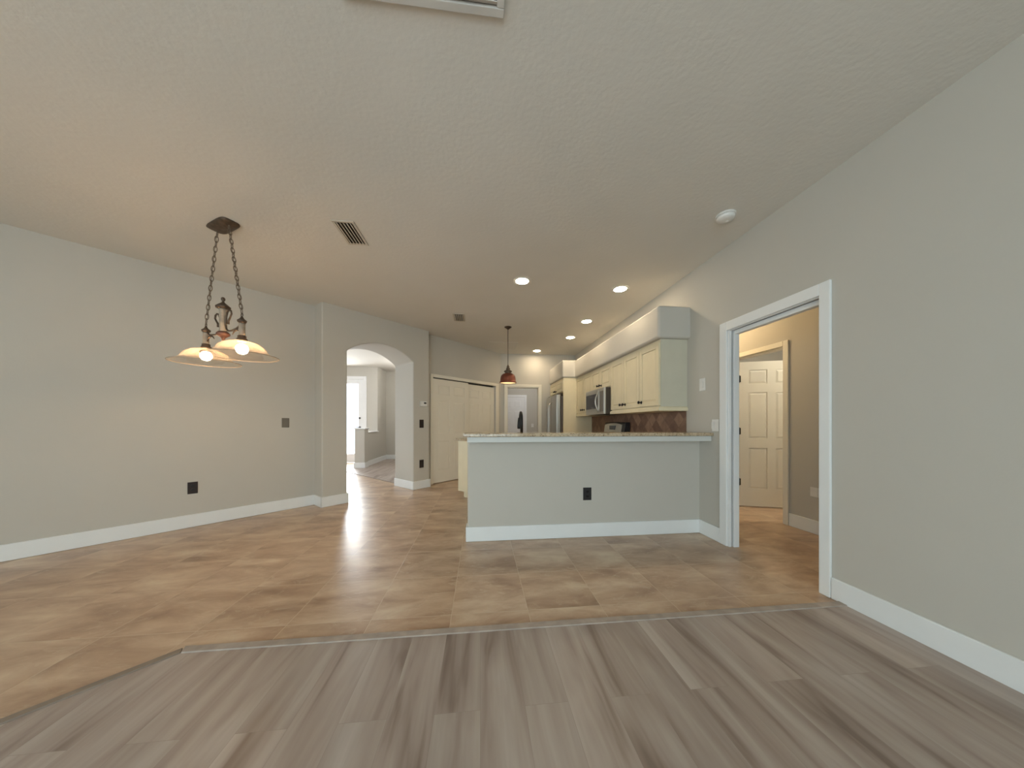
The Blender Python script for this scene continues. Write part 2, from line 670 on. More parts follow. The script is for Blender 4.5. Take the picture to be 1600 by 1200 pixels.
# hall shell beyond the pocket doorway
HX = 3.46
mb = MB()
wall_x(mb, HX, HX + 0.10, 0.9, 5.3, [(3.14, 3.93, 0, 2.03)])
struct(mb.build('wall_hall', 'wall_paint'))
struct(MB().box(RX + RT, HX, 0.8, 0.9, 0, CZ).build('wall_hall_near', 'wall_paint'))
struct(MB().box(RX + RT, HX + 0.1, 4.9, 5.0, 0, CZ).build('wall_hall_far', 'wall_paint'))
struct(MB().box(6.4, 6.5, 2.3, 5.3, 0, CZ).build('wall_bedroom_right', 'wall_paint'))
struct(MB().box(HX + 0.1, 6.4, 2.3, 2.4, 0, CZ).build('wall_bedroom_near', 'wall_paint'))
struct(MB().box(HX + 0.1, 6.4, 5.0, 5.1, 0, CZ).build('wall_bedroom_far', 'wall_paint'))
# wall behind the camera with wide glass doors
mb = MB()
wall_y(mb, -3.72, -3.60, -5.3, RX + RT, [(-3.5, 1.1, 0.0, 2.3)])
struct(mb.build('wall_rear', 'wall_paint'))


def window_frame(n, loc, rz, W, H, bars, mat='trim_white'):
    root = thing('window_%d' % n, loc, rz)
    root['kind'] = 'structure'
    mb = MB()
    t = 0.05
    mb.box(0, W, -0.04, 0.04, 0, t).box(0, W, -0.04, 0.04, H - t, H)
    mb.box(0, t, -0.04, 0.04, t, H - t).box(W - t, W, -0.04, 0.04, t, H - t)
    for k in range(1, bars):
        x = W * k / bars
        mb.box(x - 0.03, x + 0.03, -0.035, 0.035, t, H - t)
    mb.build('window_frame', mat, root, bevel=0.004)
    MB().box(t, W - t, -0.004, 0.004, t, H - t).build('glass_pane', 'window_glass', root)


window_frame(1, (-3.5, -3.66, 0), 0, 4.6, 2.3, 4)
window_frame(2, (-5.25, 5.5, 0.5), PI / 2, 2.2, 1.9, 3)  # unseen foyer window, added to let light in
window_frame(3, (-5.25, -3.4, 0), PI / 2, 2.1, 2.3, 2)  # unseen side window, added to light the right wall

# ------------------------------------------------------------------ baseboards
BH = 0.142
BT = 0.016


def bb(name, pts, frame=False):
    """baseboard along a polyline; pts = list of (x0,x1,y0,y1) boxes"""
    mb = MB()
    for x0, x1, y0, y1 in pts:
        mb.box(x0, x1, y0, y1, 0.001, BH)
    o = mb.build(name, 'trim_white', bevel=0.005)
    if frame:
        in_frame(o)
    return struct(o)


bb('baseboard_right', [(RX - BT, RX, -3.6, 1.766)])
bb('baseboard_right_kitchen', [(RX - BT, RX, 2.70, 2.99)])
bb('baseboard_left', [(-4.25, 0.0 - BT, NL - BT, NL), (-BT, 0, -BT, NL)], True)
bb('baseboard_arch_left', [(-BT, S0 + BT, -BT, 0), (S0, S0 + BT, 0, AT)], True)
bb('baseboard_arch_right', [(S1 - BT, SE + BT, -BT, 0), (S1 - BT, S1, 0, AT), (SE, SE + BT, 0, NP)], True)
bb('baseboard_foyer', [(-3.4, -3.007 + BT, 9.3 - BT, 9.3), (-3.007, -3.007 + BT, 9.3, 10.1), (-3.0, 0.2, 10.1 - BT, 10.1)])
bb('baseboard_hall', [(HX - BT, HX, 0.9, 3.075), (HX - BT, HX, 3.995, 4.9)])
bb('baseboard_laundry', [(1.56, 2.9, 10.15 - BT, 10.15)])

# ------------------------------------------------------------------ door casings


def casing_x(n, xf, sgn, ya, yb, zt, w=0.078, t=0.018, wa=None, mat='trim_white'):
    """casing on a wall of constant x; sgn -1 = sticks out towards -x"""
    wa = w if wa is None else wa
    x0, x1 = (xf - t, xf) if sgn < 0 else (xf, xf + t)
    mb = MB()
    mb.box(x0, x1, ya - wa, ya, 0.001, zt + w)
    mb.box(x0, x1, yb, yb + w, 0.001, zt + w)
    mb.box(x0, x1, ya, yb, zt, zt + w)
    return struct(mb.build('trim_%d' % n, mat, bevel=0.004))


def casing_y(n, yf, sgn, xa, xb, zt, w=0.07, t=0.018, mat='trim_white', frame=False, wb_=None):
    wb_ = w if wb_ is None else wb_
    y0, y1 = (yf - t, yf) if sgn < 0 else (yf, yf + t)
    mb = MB()
    mb.box(xa - w, xa, y0, y1, 0.001, zt + w)
    mb.box(xb, xb + wb_, y0, y1, 0.001, zt + w)
    mb.box(xa, xb, y0, y1, zt, zt + w)
    o = mb.build('trim_%d' % n, mat, bevel=0.004)
    if frame:
        in_frame(o)
    return struct(o)


casing_x(4, RX, -1, PD0, PD1, PDZ, w=0.082, wa=0.066)
# split jamb of the pocket doorway: thin boards, the shade in the slot between painted dark
mb = MB()
mb.box(RX - 0.003, RX + 0.024, PD1 - 0.018, PD1, 0.001, PDZ)
mb.box(RX + 0.036, RX + RT + 0.003, PD1 - 0.030, PD1, 0.001, PDZ)
mb.box(RX - 0.003, RX + 0.024, PD0, PD1, PDZ - 0.006, PDZ)
mb.box(RX + 0.040, RX + RT + 0.003, PD0, PD1, PDZ - 0.040, PDZ)
mb.box(RX - 0.003, RX + RT + 0.003, PD0, PD0 + 0.012, 0.001, PDZ)
struct(mb.build('trim_5', 'trim_white', bevel=0.002))
mb = MB()
mb.box(RX + 0.024, RX + 0.040, PD1 - 0.008, PD1 + 0.002, 0.001, PDZ)
mb.box(RX + 0.024, RX + 0.040, PD0, PD1, PDZ - 0.004, PDZ + 0.002)
struct(mb.build('trim_6', 'gap_shade'))
casing_x(7, HX, -1, 3.14, 3.93, 2.03, w=0.06, mat='door_white')
casing_y(8, YB, -1, BD0, BD1, BDZ, w=0.068, mat='door_white')
casing_y(9, NP, -1, P0, P1, PZ, w=0.06, frame=True, mat='door_white', wb_=0.10)
casing_y(10, 9.3, -1, -4.40, -3.40, 2.44, w=0.085, mat='foyer_white')
casing_y(11, 10.15, -1, 0.68, 1.475, 2.03, w=0.075, mat='foyer_white')
# jambs
struct(MB().box(BD0, BD0 + 0.015, YB, YB + 0.11, 0.001, BDZ).box(BD1 - 0.015, BD1, YB, YB + 0.11, 0.001, BDZ).box(BD0, BD1, YB, YB + 0.11, BDZ - 0.015, BDZ).build('trim_12', 'door_white'))
struct(MB().box(HX, HX + 0.1, 3.14, 3.155, 0.001, 2.03).box(HX, HX + 0.1, 3.915, 3.93, 0.001, 2.03).box(HX, HX + 0.1, 3.14, 3.93, 2.015, 2.03).build('trim_13', 'door_white'))

# ------------------------------------------------------------------ six panel doors


def six_panel(mb, W, H, T=0.035):
    """door leaf in x (0..W), y (-T..0), z (0..H), panels on the -y and +y faces"""
    st = 0.115 * min(1.0, W / 0.8)
    d = 0.008
    mid = W / 2
    rows = [(0.24, 0.80), (0.93, 1.56), (1.68, H - 0.115)]
    cols = [(st, mid - st * 0.45), (mid + st * 0.45, W - st)]
    mb.box(0, W, -T + d, -d, 0, H)
    for s, (ya, yb) in enumerate(((-T, -T + d), (-d, 0))):
        mb.box(0, st, ya, yb, 0, H)
        mb.box(W - st, W, ya, yb, 0, H)
        mb.box(cols[0][1], cols[1][0], ya, yb, 0, H)
        zs = [0] + [v for r in rows for v in r] + [H]
        for k in range(0, 8, 2):
            for c in cols:
                mb.box(c[0], c[1], ya, yb, zs[k], zs[k + 1])
        for c in cols:
            for r in rows:
                i = 0.028
                yo = ya + 0.0015 if s == 0 else yb - 0.0015
                yi = yb if s == 0 else ya
                a = [(c[0] + 0.006, r[0] + 0.006), (c[1] - 0.006, r[0] + 0.006), (c[1] - 0.006, r[1] - 0.006), (c[0] + 0.006, r[1] - 0.006)]
                b = [(c[0] + i, r[0] + i), (c[1] - i, r[0] + i), (c[1] - i, r[1] - i), (c[0] + i, r[1] - i)]
                A = [mb.bm.verts.new((x, yi, z)) for x, z in a]
                B = [mb.bm.verts.new((x, yo, z)) for x, z in b]
                mb.bm.faces.new(B)
                for q in range(4):
                    mb.bm.faces.new((A[q], A[(q + 1) % 4], B[(q + 1) % 4], B[q]))
    return mb


def knob_mesh(c, mat, parent, name='knob', axis='y', s=1.0, d=-1):
    prof = [(0.026, 0.0), (0.026, 0.006), (0.010, 0.010), (0.010, 0.034), (0.022, 0.042), (0.027, 0.052), (0.024, 0.062), (0.010, 0.068)]
    prof = [(r * s, h * s * d) for r, h in prof]
    return MB().lathe(prof, c, 20, axis).build(name, mat, parent, smooth=True)


# pantry sliding doors
for k, (sa, sb, na) in enumerate(((P0 + 0.005, P0 + 0.905, 0.036), (P1 - 0.905, P1 - 0.005, 0.076))):
    x, y = SN(sa, NP + na)
    r = thing('door_%d' % (k + 1), (x, y, 0.012), A45)
    r['kind'] = 'structure'
    six_panel(MB(), sb - sa, PZ - 0.012 - (0.020 if k == 0 else 0.034), 0.033).build('door_leaf', 'door_white', r)
o = MB().box(P0, P1, NP + 0.09, NP + 0.115, PZ - 0.035, PZ).build('trim_14', 'gap_shade')  # dark strip painting the shade in the gap above the doors
struct(in_frame(o))
# laundry far door
r = thing('door_3', (0.69, 10.15 - 0.002, 0.01), 0)
r['kind'] = 'structure'
six_panel(MB(), 0.78, 2.01).build('door_leaf', 'foyer_white', r)
knob_mesh((0.06, -0.035, 0.95), 'steel', r)
# hall door, open into the bedroom
r = thing('door_4', (3.582, 3.895, 0.012), -math.radians(19))
r['kind'] = 'structure'
six_panel(MB(), 0.76, 1.985).build('door_leaf', 'door_white', r)
for z in (0.33, 1.03, 1.75):
    MB().box(-0.016, 0.010, -0.048, -0.030, z - 0.045, z + 0.045).lathe([(0.007, z - 0.05), (0.007, z + 0.05)], (-0.008, -0.045, 0), 10).build('hinge', 'hinge_metal', r)
knob_mesh((0.70, -0.035, 0.95), 'bronze', r)
# front door with tall glass
r = thing('door_5', (-4.40, 9.34, 0.012), 0)
r['kind'] = 'structure'
W = 1.0
mb = MB()
for ya, yb in ((-0.045, 0.0),):
    mb.box(0.0, 0.145, ya, yb, 0, 2.424).box(W - 0.145, W, ya, yb, 0, 2.424)
    mb.box(0.145, W - 0.145, ya, yb, 0, 0.25).box(0.145, W - 0.145, ya, yb, 2.29, 2.424)
mb.build('door_leaf', 'foyer_white', r, bevel=0.005)
MB().box(0.14, W - 0.14, -0.026, -0.020, 0.245, 2.295).build('glass_pane', 'window_glass', r)
knob_mesh((W - 0.10, -0.045, 1.29), 'hinge_metal', r, 'deadbolt', s=0.9)
mb = MB().lathe([(0.028, 0), (0.028, -0.010), (0.011, -0.014), (0.011, -0.05)], (W - 0.10, -0.045, 1.02), 16, 'y')
mb.box(W - 0.21, W - 0.09, -0.105, -0.09, 1.01, 1.03)
mb.build('lever_handle', 'hinge_metal', r, smooth=False)

# foyer half walls
mb = MB().box(-3.21, -2.96, 8.17, 8.42, 0, 1.00)
struct(mb.build('wall_half_post', 'wall_paint', bevel=0.01, seg=3))
struct(MB().box(-3.23, -2.94, 8.15, 8.44, 1.00, 1.03).build('trim_15', 'foyer_white', bevel=0.004))
struct(MB().box(-3.16, -3.00, 8.42, 9.30, 0, 0.90).build('wall_half', 'wall_paint'))
struct(MB().box(-3.19, -2.97, 8.44, 9.30, 0.90, 0.925).build('trim_16', 'foyer_white', bevel=0.004))
bb('baseboard_half_wall', [(-3.21 - BT, -2.96 + BT, 8.17 - BT, 8.17), (-2.96, -2.96 + BT, 8.17, 8.42), (-3.0, -3.0 + BT, 8.42, 9.3), (-3.21 - BT, -3.21, 8.17, 8.42)])

# ------------------------------------------------------------------ soffit over the kitchen cabinets
mb = MB().prism([(RX + 0.04, 3.13), (1.93, 3.13), (1.93, 6.06), (1.665, 6.06), (1.665, YB + 0.04), (RX + 0.04, YB + 0.04)], 2.085, 2.44)
struct(mb.build('ceiling_soffit', 'wall_paint', bevel=0.028, seg=4))

# ------------------------------------------------------------------ bar half wall and tops
BY = 2.985
struct(MB().box(-0.125, RX + 0.04, BY, BY + 0.12, -0.03, 1.024).build('wall_bar', 'wall_paint', bevel=0.02, seg=4))
bb('baseboard_bar', [(-0.125 - BT, RX - BT, BY - BT, BY), (-0.125 - BT, -0.125, BY, BY + 0.12)])
t = thing('bar_countertop', (0, 0, 0), 0, 'long speckled brown granite bar top over the grey half wall', 'countertop')
MB().prism([(-0.155, 2.785), (RX, 2.785), (RX, 3.14), (-0.155, 3.14)], 1.025, 1.057).build('slab', 'granite', t, bevel=0.006, seg=3)
struct(MB().box(-0.12, RX - 0.004, 2.812, BY, 0.972, 1.024).build('trim_17', 'apron_paint', bevel=0.004))

CTZ = 0.915
t = thing('kitchen_countertop', (0, 0, 0), 0, 'lower granite countertop showing left of and behind the raised bar', 'countertop')
MB().prism([(-0.125, 3.106), (RX - 0.01, 3.106), (RX - 0.01, 4.43), (1.64, 4.43), (1.64, 3.77), (0.55, 3.77), (0.55, 4.70),
            (0.02, 5.22), (-0.385, 4.815), (-0.125, 4.555)], CTZ - 0.032, CTZ).build('slab', 'granite', t, bevel=0.005, seg=3)
# peninsula base cabinet: body, toe kick, doors on the kitchen side
t = thing('peninsula_cabinet', (0, 0, 0), 0, 'cream base cabinet with angled end, just left of the bar wall', 'cabinet')
MB().prism([(-0.10, 3.108), (1.60, 3.108), (1.60, 3.73), (0.51, 3.73), (0.51, 4.66), (0.01, 5.16), (-0.345, 4.805), (-0.10, 4.56)],
           0.10, CTZ - 0.033).build('body', 'cabinet_cream', t, bevel=0.003)
MB().prism([(-0.04, 3.11), (1.60, 3.11), (1.60, 3.67), (0.45, 3.67), (0.45, 4.62), (0.0, 5.07), (-0.255, 4.80), (-0.04, 4.585)],
           0.001, 0.10).build('toe_kick', 'cabinet_cream', t)
for i in range(2):
    d = MB().box(0.60 + i * 0.48, 1.06 + i * 0.48, 3.731, 3.75, 0.13, 0.86).build('door', 'cabinet_cream', t, bevel=0.003)
    knob_mesh((1.0 + i * 0.14, 3.75, 0.78), 'bronze', d, s=0.5, d=1)


def cab_door(parent, y0, y1, z0, z1, knob=None, x=-0.02, name='door'):
    """raised-panel door on the -x face, local coords, thickness 0.02"""
    mb = MB()
    g = 0.003
    y0 += g; y1 -= g; z0 += g; z1 -= g
    s = min(0.055, (y1 - y0) * 0.2)
    mb.box(x, x + 0.020, y0, y0 + s, z0, z1).box(x, x + 0.020, y1 - s, y1, z0, z1)
    mb.box(x, x + 0.020, y0 + s, y1 - s, z0, z0 + s).box(x, x + 0.020, y0 + s, y1 - s, z1 - s, z1)
    mb.box(x + 0.010, x + 0.018, y0 + s, y1 - s, z0 + s, z1 - s)
    i = 0.02
    a = [(y0 + s + 0.004, z0 + s + 0.004), (y1 - s - 0.004, z0 + s + 0.004), (y1 - s - 0.004, z1 - s - 0.004), (y0 + s + 0.004, z1 - s - 0.004)]
    b = [(y0 + s + i, z0 + s + i), (y1 - s - i, z0 + s + i), (y1 - s - i, z1 - s - i), (y0 + s + i, z1 - s - i)]
    A = [mb.bm.verts.new((x + 0.010, p, q)) for p, q in a]
    B = [mb.bm.verts.new((x + 0.003, p, q)) for p, q in b]
    mb.bm.faces.new(B)
    for q in range(4):
        mb.bm.faces.new((A[q], A[(q + 1) % 4], B[(q + 1) % 4], B[q]))
    d = mb.build(name, 'cabinet_cream', parent, bevel=0.0015, seg=1)
    if knob:
        knob_mesh((x, knob[0], knob[1]), 'black_metal', d, s=0.72, axis='x')
    return d


# upper cabinets: (name label, y0, y1, z0, doors)
UX = 1.985


def upper(y0, y1, z0, doors, label, rail=True, x=UX, end=None, z1=2.084):
    t = thing('wall_cabinet', (x, y0, z0), 0, label, 'cabinet', 'cream upper cabinets')
    H = z1 - z0
    D = RX - 0.001 - x
    MB().box(0, D, 0.0005, y1 - y0 - 0.0005, 0, H).build('body', 'cabinet_cream', t, bevel=0.002)
    for (a, b, k) in doors:
        cab_door(t, a - y0, b - y0, 0.010, H - 0.035, k and (k[0] - y0, k[1] - z0))
    if rail:
        mb = MB().box(-0.032, D, 0 if end is None else -0.020, y1 - y0, -0.050, -0.014).box(-0.022, D, 0 if end is None else -0.012, y1 - y0, -0.014, -0.002)
        mb.build('light_rail', 'cabinet_cream', t, bevel=0.003)
    if end is not None:
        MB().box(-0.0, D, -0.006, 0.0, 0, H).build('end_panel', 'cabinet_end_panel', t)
    return t


UZ = 1.338
upper(3.18, 3.595, UZ, [(3.18, 3.595, (3.545, 1.405))], 'cream upper cabinet with one door, nearest the pocket doorway', end=True)
upper(3.595, 4.43, UZ, [(3.60, 4.01, (3.965, 1.405)), (4.01, 4.43, (4.055, 1.405))], 'cream two-door upper cabinet just to the right of the microwave')
upper(4.43, 5.24, 1.712, [(4.43, 4.835, (4.79, 1.765)), (4.835, 5.24, (4.88, 1.765))], 'short cream cabinet directly above the microwave', rail=False)
upper(5.24, 6.078, UZ, [(5.24, 5.655, (5.60, 1.405)), (5.655, 6.075, (5.70, 1.405))], 'cream upper cabinet between microwave and refrigerator panel')
fc = upper(6.105, YB - 0.005, 1.80, [(6.105, 6.66, (6.61, 1.85)), (6.66, 7.22, (6.71, 1.85))], 'short cream cabinet above the refrigerator, with a tall side panel down to the floor', rail=False, x=1.70)
MB().box(-0.01, RX - 1.701, -0.025, -0.001, 0.001 - 1.80, 0.284).build('side_panel', 'cabinet_cream', fc, bevel=0.002)

# base cabinets on the right wall
for y0, y1, lab in ((3.78, 4.43, 'cream base cabinet behind the bar, below the double upper cabinet'), (5.24, 6.075, 'cream base cabinet between range and refrigerator panel')):
    t = thing('base_cabinet', (1.70, y0, 0), 0, lab, 'cabinet')
    MB().box(0, 0.598, 0.001, y1 - y0 - 0.001, 0.10, 0.882).build('body', 'cabinet_cream', t)
    MB().box(0.06, 0.598, 0.001, y1 - y0 - 0.001, 0.001, 0.10).build('toe_kick', 'cabinet_cream', t)
    n = 1 if y1 - y0 < 0.7 else 2
    for i in range(n):
        a = (y1 - y0) * i / n
        b = (y1 - y0) * (i + 1) / n
        cab_door(t, a, b, 0.12, 0.66, (b - 0.05, 0.60))
        cab_door(t, a, b, 0.68, 0.87, ((a + b) / 2, 0.775), name='drawer')
tag(MB().box(1.64, RX - 0.01, 5.245, 6.078, 0.883, CTZ).build('side_countertop', 'granite', bevel=0.005), 'short granite countertop between range and refrigerator panel', 'countertop')

# backsplash
struct(MB().box(RX - 0.009, RX, 3.19, 6.075, CTZ + 0.001, 1.335).build('wall_backsplash', 'backsplash_tile'))

# ------------------------------------------------------------------ microwave
t = thing('microwave', (1.865, 4.437, 1.292), 0, 'stainless over-the-range microwave with curved handle', 'microwave')
MWW, MWH = 0.796, 0.408
MB().box(0.03, 0.43, 0.0, MWW, 0, MWH).build('body', 'oven_side', t, bevel=0.003)
mb = MB().box(0.0, 0.03, 0.0, MWW, 0.0, MWH)
mb.build('front_panel', 'steel', t, bevel=0.004)
d = MB().box(-0.006, 0.0, 0.20, MWW - 0.012, 0.07, MWH - 0.02).build('door', 'steel', t, bevel=0.002)
MB().box(-0.008, -0.005, 0.25, MWW - 0.03, 0.095, MWH - 0.075).build('window', 'black_glass', d)
MB().box(-0.004, 0.001, 0.03, 0.165, 0.04, MWH - 0.05).build('control_panel', 'steel_mid', t)
pts = []
for i in range(15):
    a = i / 14
    pts.append((-0.012 - 0.052 * math.sin(PI * a), 0.185, 0.030 + a * (MWH - 0.07)))
MB().tube(pts, 0.011, 10).build('handle', 'steel', t, smooth=True)

# ------------------------------------------------------------------ range
t = thing('range', (1.66, 4.455, 0), 0, 'stainless freestanding range with black display, under the microwave', 'range')
RW = 0.76
MB().box(0.0, 0.62, 0, RW, 0.02, 0.91).build('body', 'steel_dark', t, bevel=0.003)
MB().box(-0.005, 0.60, 0, RW, 0.905, 0.925).build('cooktop', 'black_glass', t, bevel=0.003)
d = MB().box(-0.03, 0.0, 0.01, RW - 0.01, 0.20, 0.74).build('oven_door', 'steel', t, bevel=0.004)
MB().box(-0.033, -0.03, 0.12, RW - 0.12, 0.30, 0.62).build('window', 'black_glass', d)
MB().tube([(-0.075, 0.05, 0.70), (-0.075, RW - 0.05, 0.70)], 0.012).box(-0.075, -0.03, 0.06, 0.08, 0.69, 0.71).box(-0.075, -0.03, RW - 0.08, RW - 0.06, 0.69, 0.71).build('handle', 'steel', d)
MB().box(-0.028, 0.0, 0.01, RW - 0.01, 0.03, 0.18).build('drawer', 'steel', t, bevel=0.004)
# back guard: slanted steel front with rounded top, dark side
bgp = [(0.515, 0.925), (0.625, 0.925), (0.625, 1.165), (0.575, 1.165), (0.555, 1.155)]
mb = MB()
mb.bm.verts.ensure_lookup_table()
lo = [mb.bm.verts.new((x, 0.0, z)) for x, z in bgp]
hi = [mb.bm.verts.new((x, RW, z)) for x, z in bgp]
mb.bm.faces.new(lo); mb.bm.faces.new(hi[::-1])
for i in range(5):
    mb.bm.faces.new((lo[(i + 1) % 5], lo[i], hi[i], hi[(i + 1) % 5]))
bg = mb.build('back_guard', 'black_plastic', t, bevel=0.004)
# steel face following the slope, arched top edge
mb = MB()
K = 14
fr, bk = [], []
for i in range(K + 1):
    y = 0.10 + (RW - 0.115) * i / K
    zt = 1.125 + 0.028 * math.sin(PI * i / K)
    for lst, off in ((fr, -0.006), (bk, 0.0)):
        xb = 0.515 + off + (0.95 - 0.925) * 0.174
        xt = 0.515 + off + (zt - 0.925) * 0.174
        lst.append((mb.bm.verts.new((xb, y, 0.945)), mb.bm.verts.new((xt, y, zt))))
for L, rev in ((fr, False), (bk, True)):
    for a, b in zip(L, L[1:]):
        q = (a[0], b[0], b[1], a[1])
        mb.bm.faces.new(q if not rev else q[::-1])
for i in range(K):
    mb.bm.faces.new((fr[i][1], fr[i + 1][1], bk[i + 1][1], bk[i][1]))
    mb.bm.faces.new((fr[i + 1][0], fr[i][0], bk[i][0], bk[i + 1][0]))
mb.bm.faces.new((fr[0][0], fr[0][1], bk[0][1], bk[0][0]))
mb.bm.faces.new((fr[K][1], fr[K][0], bk[K][0], bk[K][1]))
fp = mb.build('control_face', 'steel', bg)
MB().box(0.530, 0.547, 0.31, 0.54, 1.015, 1.112).build('display', 'black_glass', fp)
for i in range(2):
    for j in range(3):
        cx, cy = (0.17 + 0.27 * i), (0.16 + 0.22 * j)
        mb = MB().box(cx - 0.10, cx + 0.10, cy - 0.004, cy + 0.004, 0.926, 0.945).box(cx - 0.004, cx + 0.004, cy - 0.09, cy + 0.09, 0.926, 0.945)
        mb.build('burner_grate', 'black_plastic', t)

# ------------------------------------------------------------------ refrigerator
t = thing('refrigerator', (1.565, 6.165, 0), 0, 'tall stainless french-door refrigerator beside the tall cream panel', 'refrigerator')
FW, FH = 0.90, 1.745
MB().box(0.10, 0.72, 0.005, FW - 0.005, 0.02, FH - 0.025).build('body', 'steel_dark', t, bevel=0.004)
for i in range(2):
    a = 0.0 + i * (FW / 2 + 0.002)
    d = MB().box(0.0, 0.09, a, a + FW / 2 - 0.004, 0.72, FH).build('door', 'steel', t, bevel=0.012, seg=3)
    y = FW / 2 - 0.055 if i == 0 else FW / 2 + 0.055
    pts = [(-0.005 - 0.055 * min(1, 4 * math.sin(PI * k / 16)), y, 0.80 + 0.80 * k / 16) for k in range(17)]
    MB().tube(pts, 0.012, 10).build('handle', 'steel', d, smooth=True)
d = MB().box(0.0, 0.09, 0, FW, 0.06, 0.71).build('freezer_drawer', 'steel', t, bevel=0.012, seg=3)
MB().tube([(-0.055, 0.08, 0.62), (-0.055, FW - 0.08, 0.62)], 0.012).box(-0.05, 0.0, 0.09, 0.11, 0.61, 0.63).box(-0.05, 0.0, FW - 0.11, FW - 0.09, 0.61, 0.63).build('handle', 'steel', d)
for y in (0.02, FW - 0.10):
    MB().box(0.03, 0.12, y, y + 0.08, FH, FH + 0.018).build('hinge_cover', 'steel_dark', t)

# ------------------------------------------------------------------ faucet
t = thing('kitchen_faucet', (0.445, 3.27, CTZ), math.radians(-2), 'black pull-down faucet rising behind the granite bar top', 'faucet')
MB().lathe([(0.030, 0), (0.030, 0.008), (0.022, 0.014), (0.022, 0.10), (0.014, 0.115)], (0, 0, 0), 20).build('base', 'black_metal', t, smooth=True)
pts = [(0, 0, 0.10), (0, 0, 0.24)]
for i in range(1, 13):
    a = PI * i / 12
    pts.append((0, 0.085 - 0.085 * math.cos(a), 0.27 + 0.085 * math.sin(a)))
pts.append((-0.006, 0.172, 0.25))
MB().tube(pts, 0.0155, 12).build('spout', 'black_metal', t, smooth=True)
MB().lathe([(0.014, 0.30), (0.019, 0.27), (0.025, 0.20), (0.025, 0.175), (0.016, 0.172)], (-0.008, 0.172, 0), 16).build('spray_head', 'black_metal', t, smooth=True)
MB().tube([(0.02, 0, 0.07), (0.05, 0, 0.075), (0.085, -0.005, 0.11)], [0.009, 0.008, 0.006], 10).build('lever', 'black_metal', t, smooth=True)

# ------------------------------------------------------------------ recessed lights
cans = [((0.484, 3.515), 'front left recessed ceiling light, the larger left one of the front pair'),
        ((1.72, 3.60), 'front right recessed ceiling light, above and left of the soffit corner'),
        ((1.72, 4.80), 'middle recessed ceiling light along the soffit'),
        ((1.73, 5.73), 'recessed ceiling light second from the far end of the kitchen'),
        ((1.29, 6.87), 'farthest and smallest recessed ceiling light, near the back wall')]
first = None
for (x, y), lab in cans:
    if first is None:
        t = thing('recessed_light', (x, y, CZ), 0, lab, 'ceiling light', 'recessed kitchen ceiling lights')
        MB().lathe([(0.072, -0.0005), (0.074, -0.004), (0.098, -0.006), (0.102, -0.0005)], (0, 0, 0), 40, closed=False).build('trim_ring', 'white_plastic', t, smooth=True)
        MB().lathe([(0.0735, -0.0005), (0.0735, -0.0035), (0.05, -0.005)], (0, 0, 0), 40).build('lens', 'can_lens', t)
        first = t
    else:
        c = copy_tree(first)
        c.location = (x, y, CZ)
        c['label'] = lab

# ------------------------------------------------------------------ pendant
px, py = 0.474, 5.22
t = thing('pendant_lamp', (px, py, CZ), 0, 'copper bell pendant lamp on a thin black cord over the kitchen', 'lamp')
MB().lathe([(0.062, -0.0005), (0.062, -0.006), (0.045, -0.018), (0.018, -0.036), (0.006, -0.048)], (0, 0, 0), 28).build('canopy', 'bronze', t, smooth=True)
MB().tube([(0, 0, -0.04), (0, 0, -0.66)], 0.0045, 8).build('cord', 'black_metal', t)
zt = -0.64
prof = [(0.006, zt), (0.010, zt - 0.02), (0.026, zt - 0.045), (0.020, zt - 0.055), (0.038, zt - 0.085), (0.030, zt - 0.097),
        (0.066, zt - 0.118), (0.072, zt - 0.130), (0.050, zt - 0.145), (0.056, zt - 0.160)]
MB().lathe(prof, (0, 0, 0), 32, closed=False).build('finial_cap', 'bronze', t, smooth=True)
prof = [(0.056, zt - 0.160), (0.085, zt - 0.168), (0.112, zt - 0.190), (0.128, zt - 0.225), (0.134, zt - 0.270), (0.136, zt - 0.300),
        (0.146, zt - 0.308), (0.146, zt - 0.328), (0.138, zt - 0.330)]
MB().lathe(prof, (0, 0, 0), 40, closed=False).build('shade', 'copper', t, smooth=True, solid=0.003)
MB().sphere((0, 0, zt - 0.26), 0.042).build('bulb', 'pendant_glow', t, smooth=True)
MB().lathe([(0.130, zt - 0.318), (0.130, zt - 0.322)], (0, 0, 0), 32).build('diffuser', 'pendant_glow', t)

# ------------------------------------------------------------------ two-light chandelier
CD = math.atan2(-0.305, 0.51)
t = thing('chandelier', (-2.145, 2.785, CZ), CD, 'two-light chandelier on chains with scrolls and glass bell shades', 'chandelier')


def CZr(z):
    return z - CZ


# canopy: rounded rectangular dish
mb = MB()
rings = []
for (a, b, z) in ((0.148, 0.068, -0.0005), (0.150, 0.070, -0.008), (0.128, 0.052, -0.020), (0.06, 0.03, -0.028)):
    ring = []
    for i in range(40):
        th = 2 * PI * i / 40
        c, s_ = math.cos(th), math.sin(th)
        e = 0.42
        ring.append(mb.bm.verts.new((a * math.copysign(abs(c) ** e, c), b * math.copysign(abs(s_) ** e, s_), z)))
    rings.append(ring)
for A, B in zip(rings, rings[1:]):
    for i in range(40):
        j = (i + 1) % 40
        mb.bm.faces.new((A[i], A[j], B[j], B[i]))
mb.bm.faces.new(rings[-1]); mb.bm.faces.new(rings[0][::-1])
mb.build('canopy', 'bronze', t, smooth=True)
SEP = 0.297


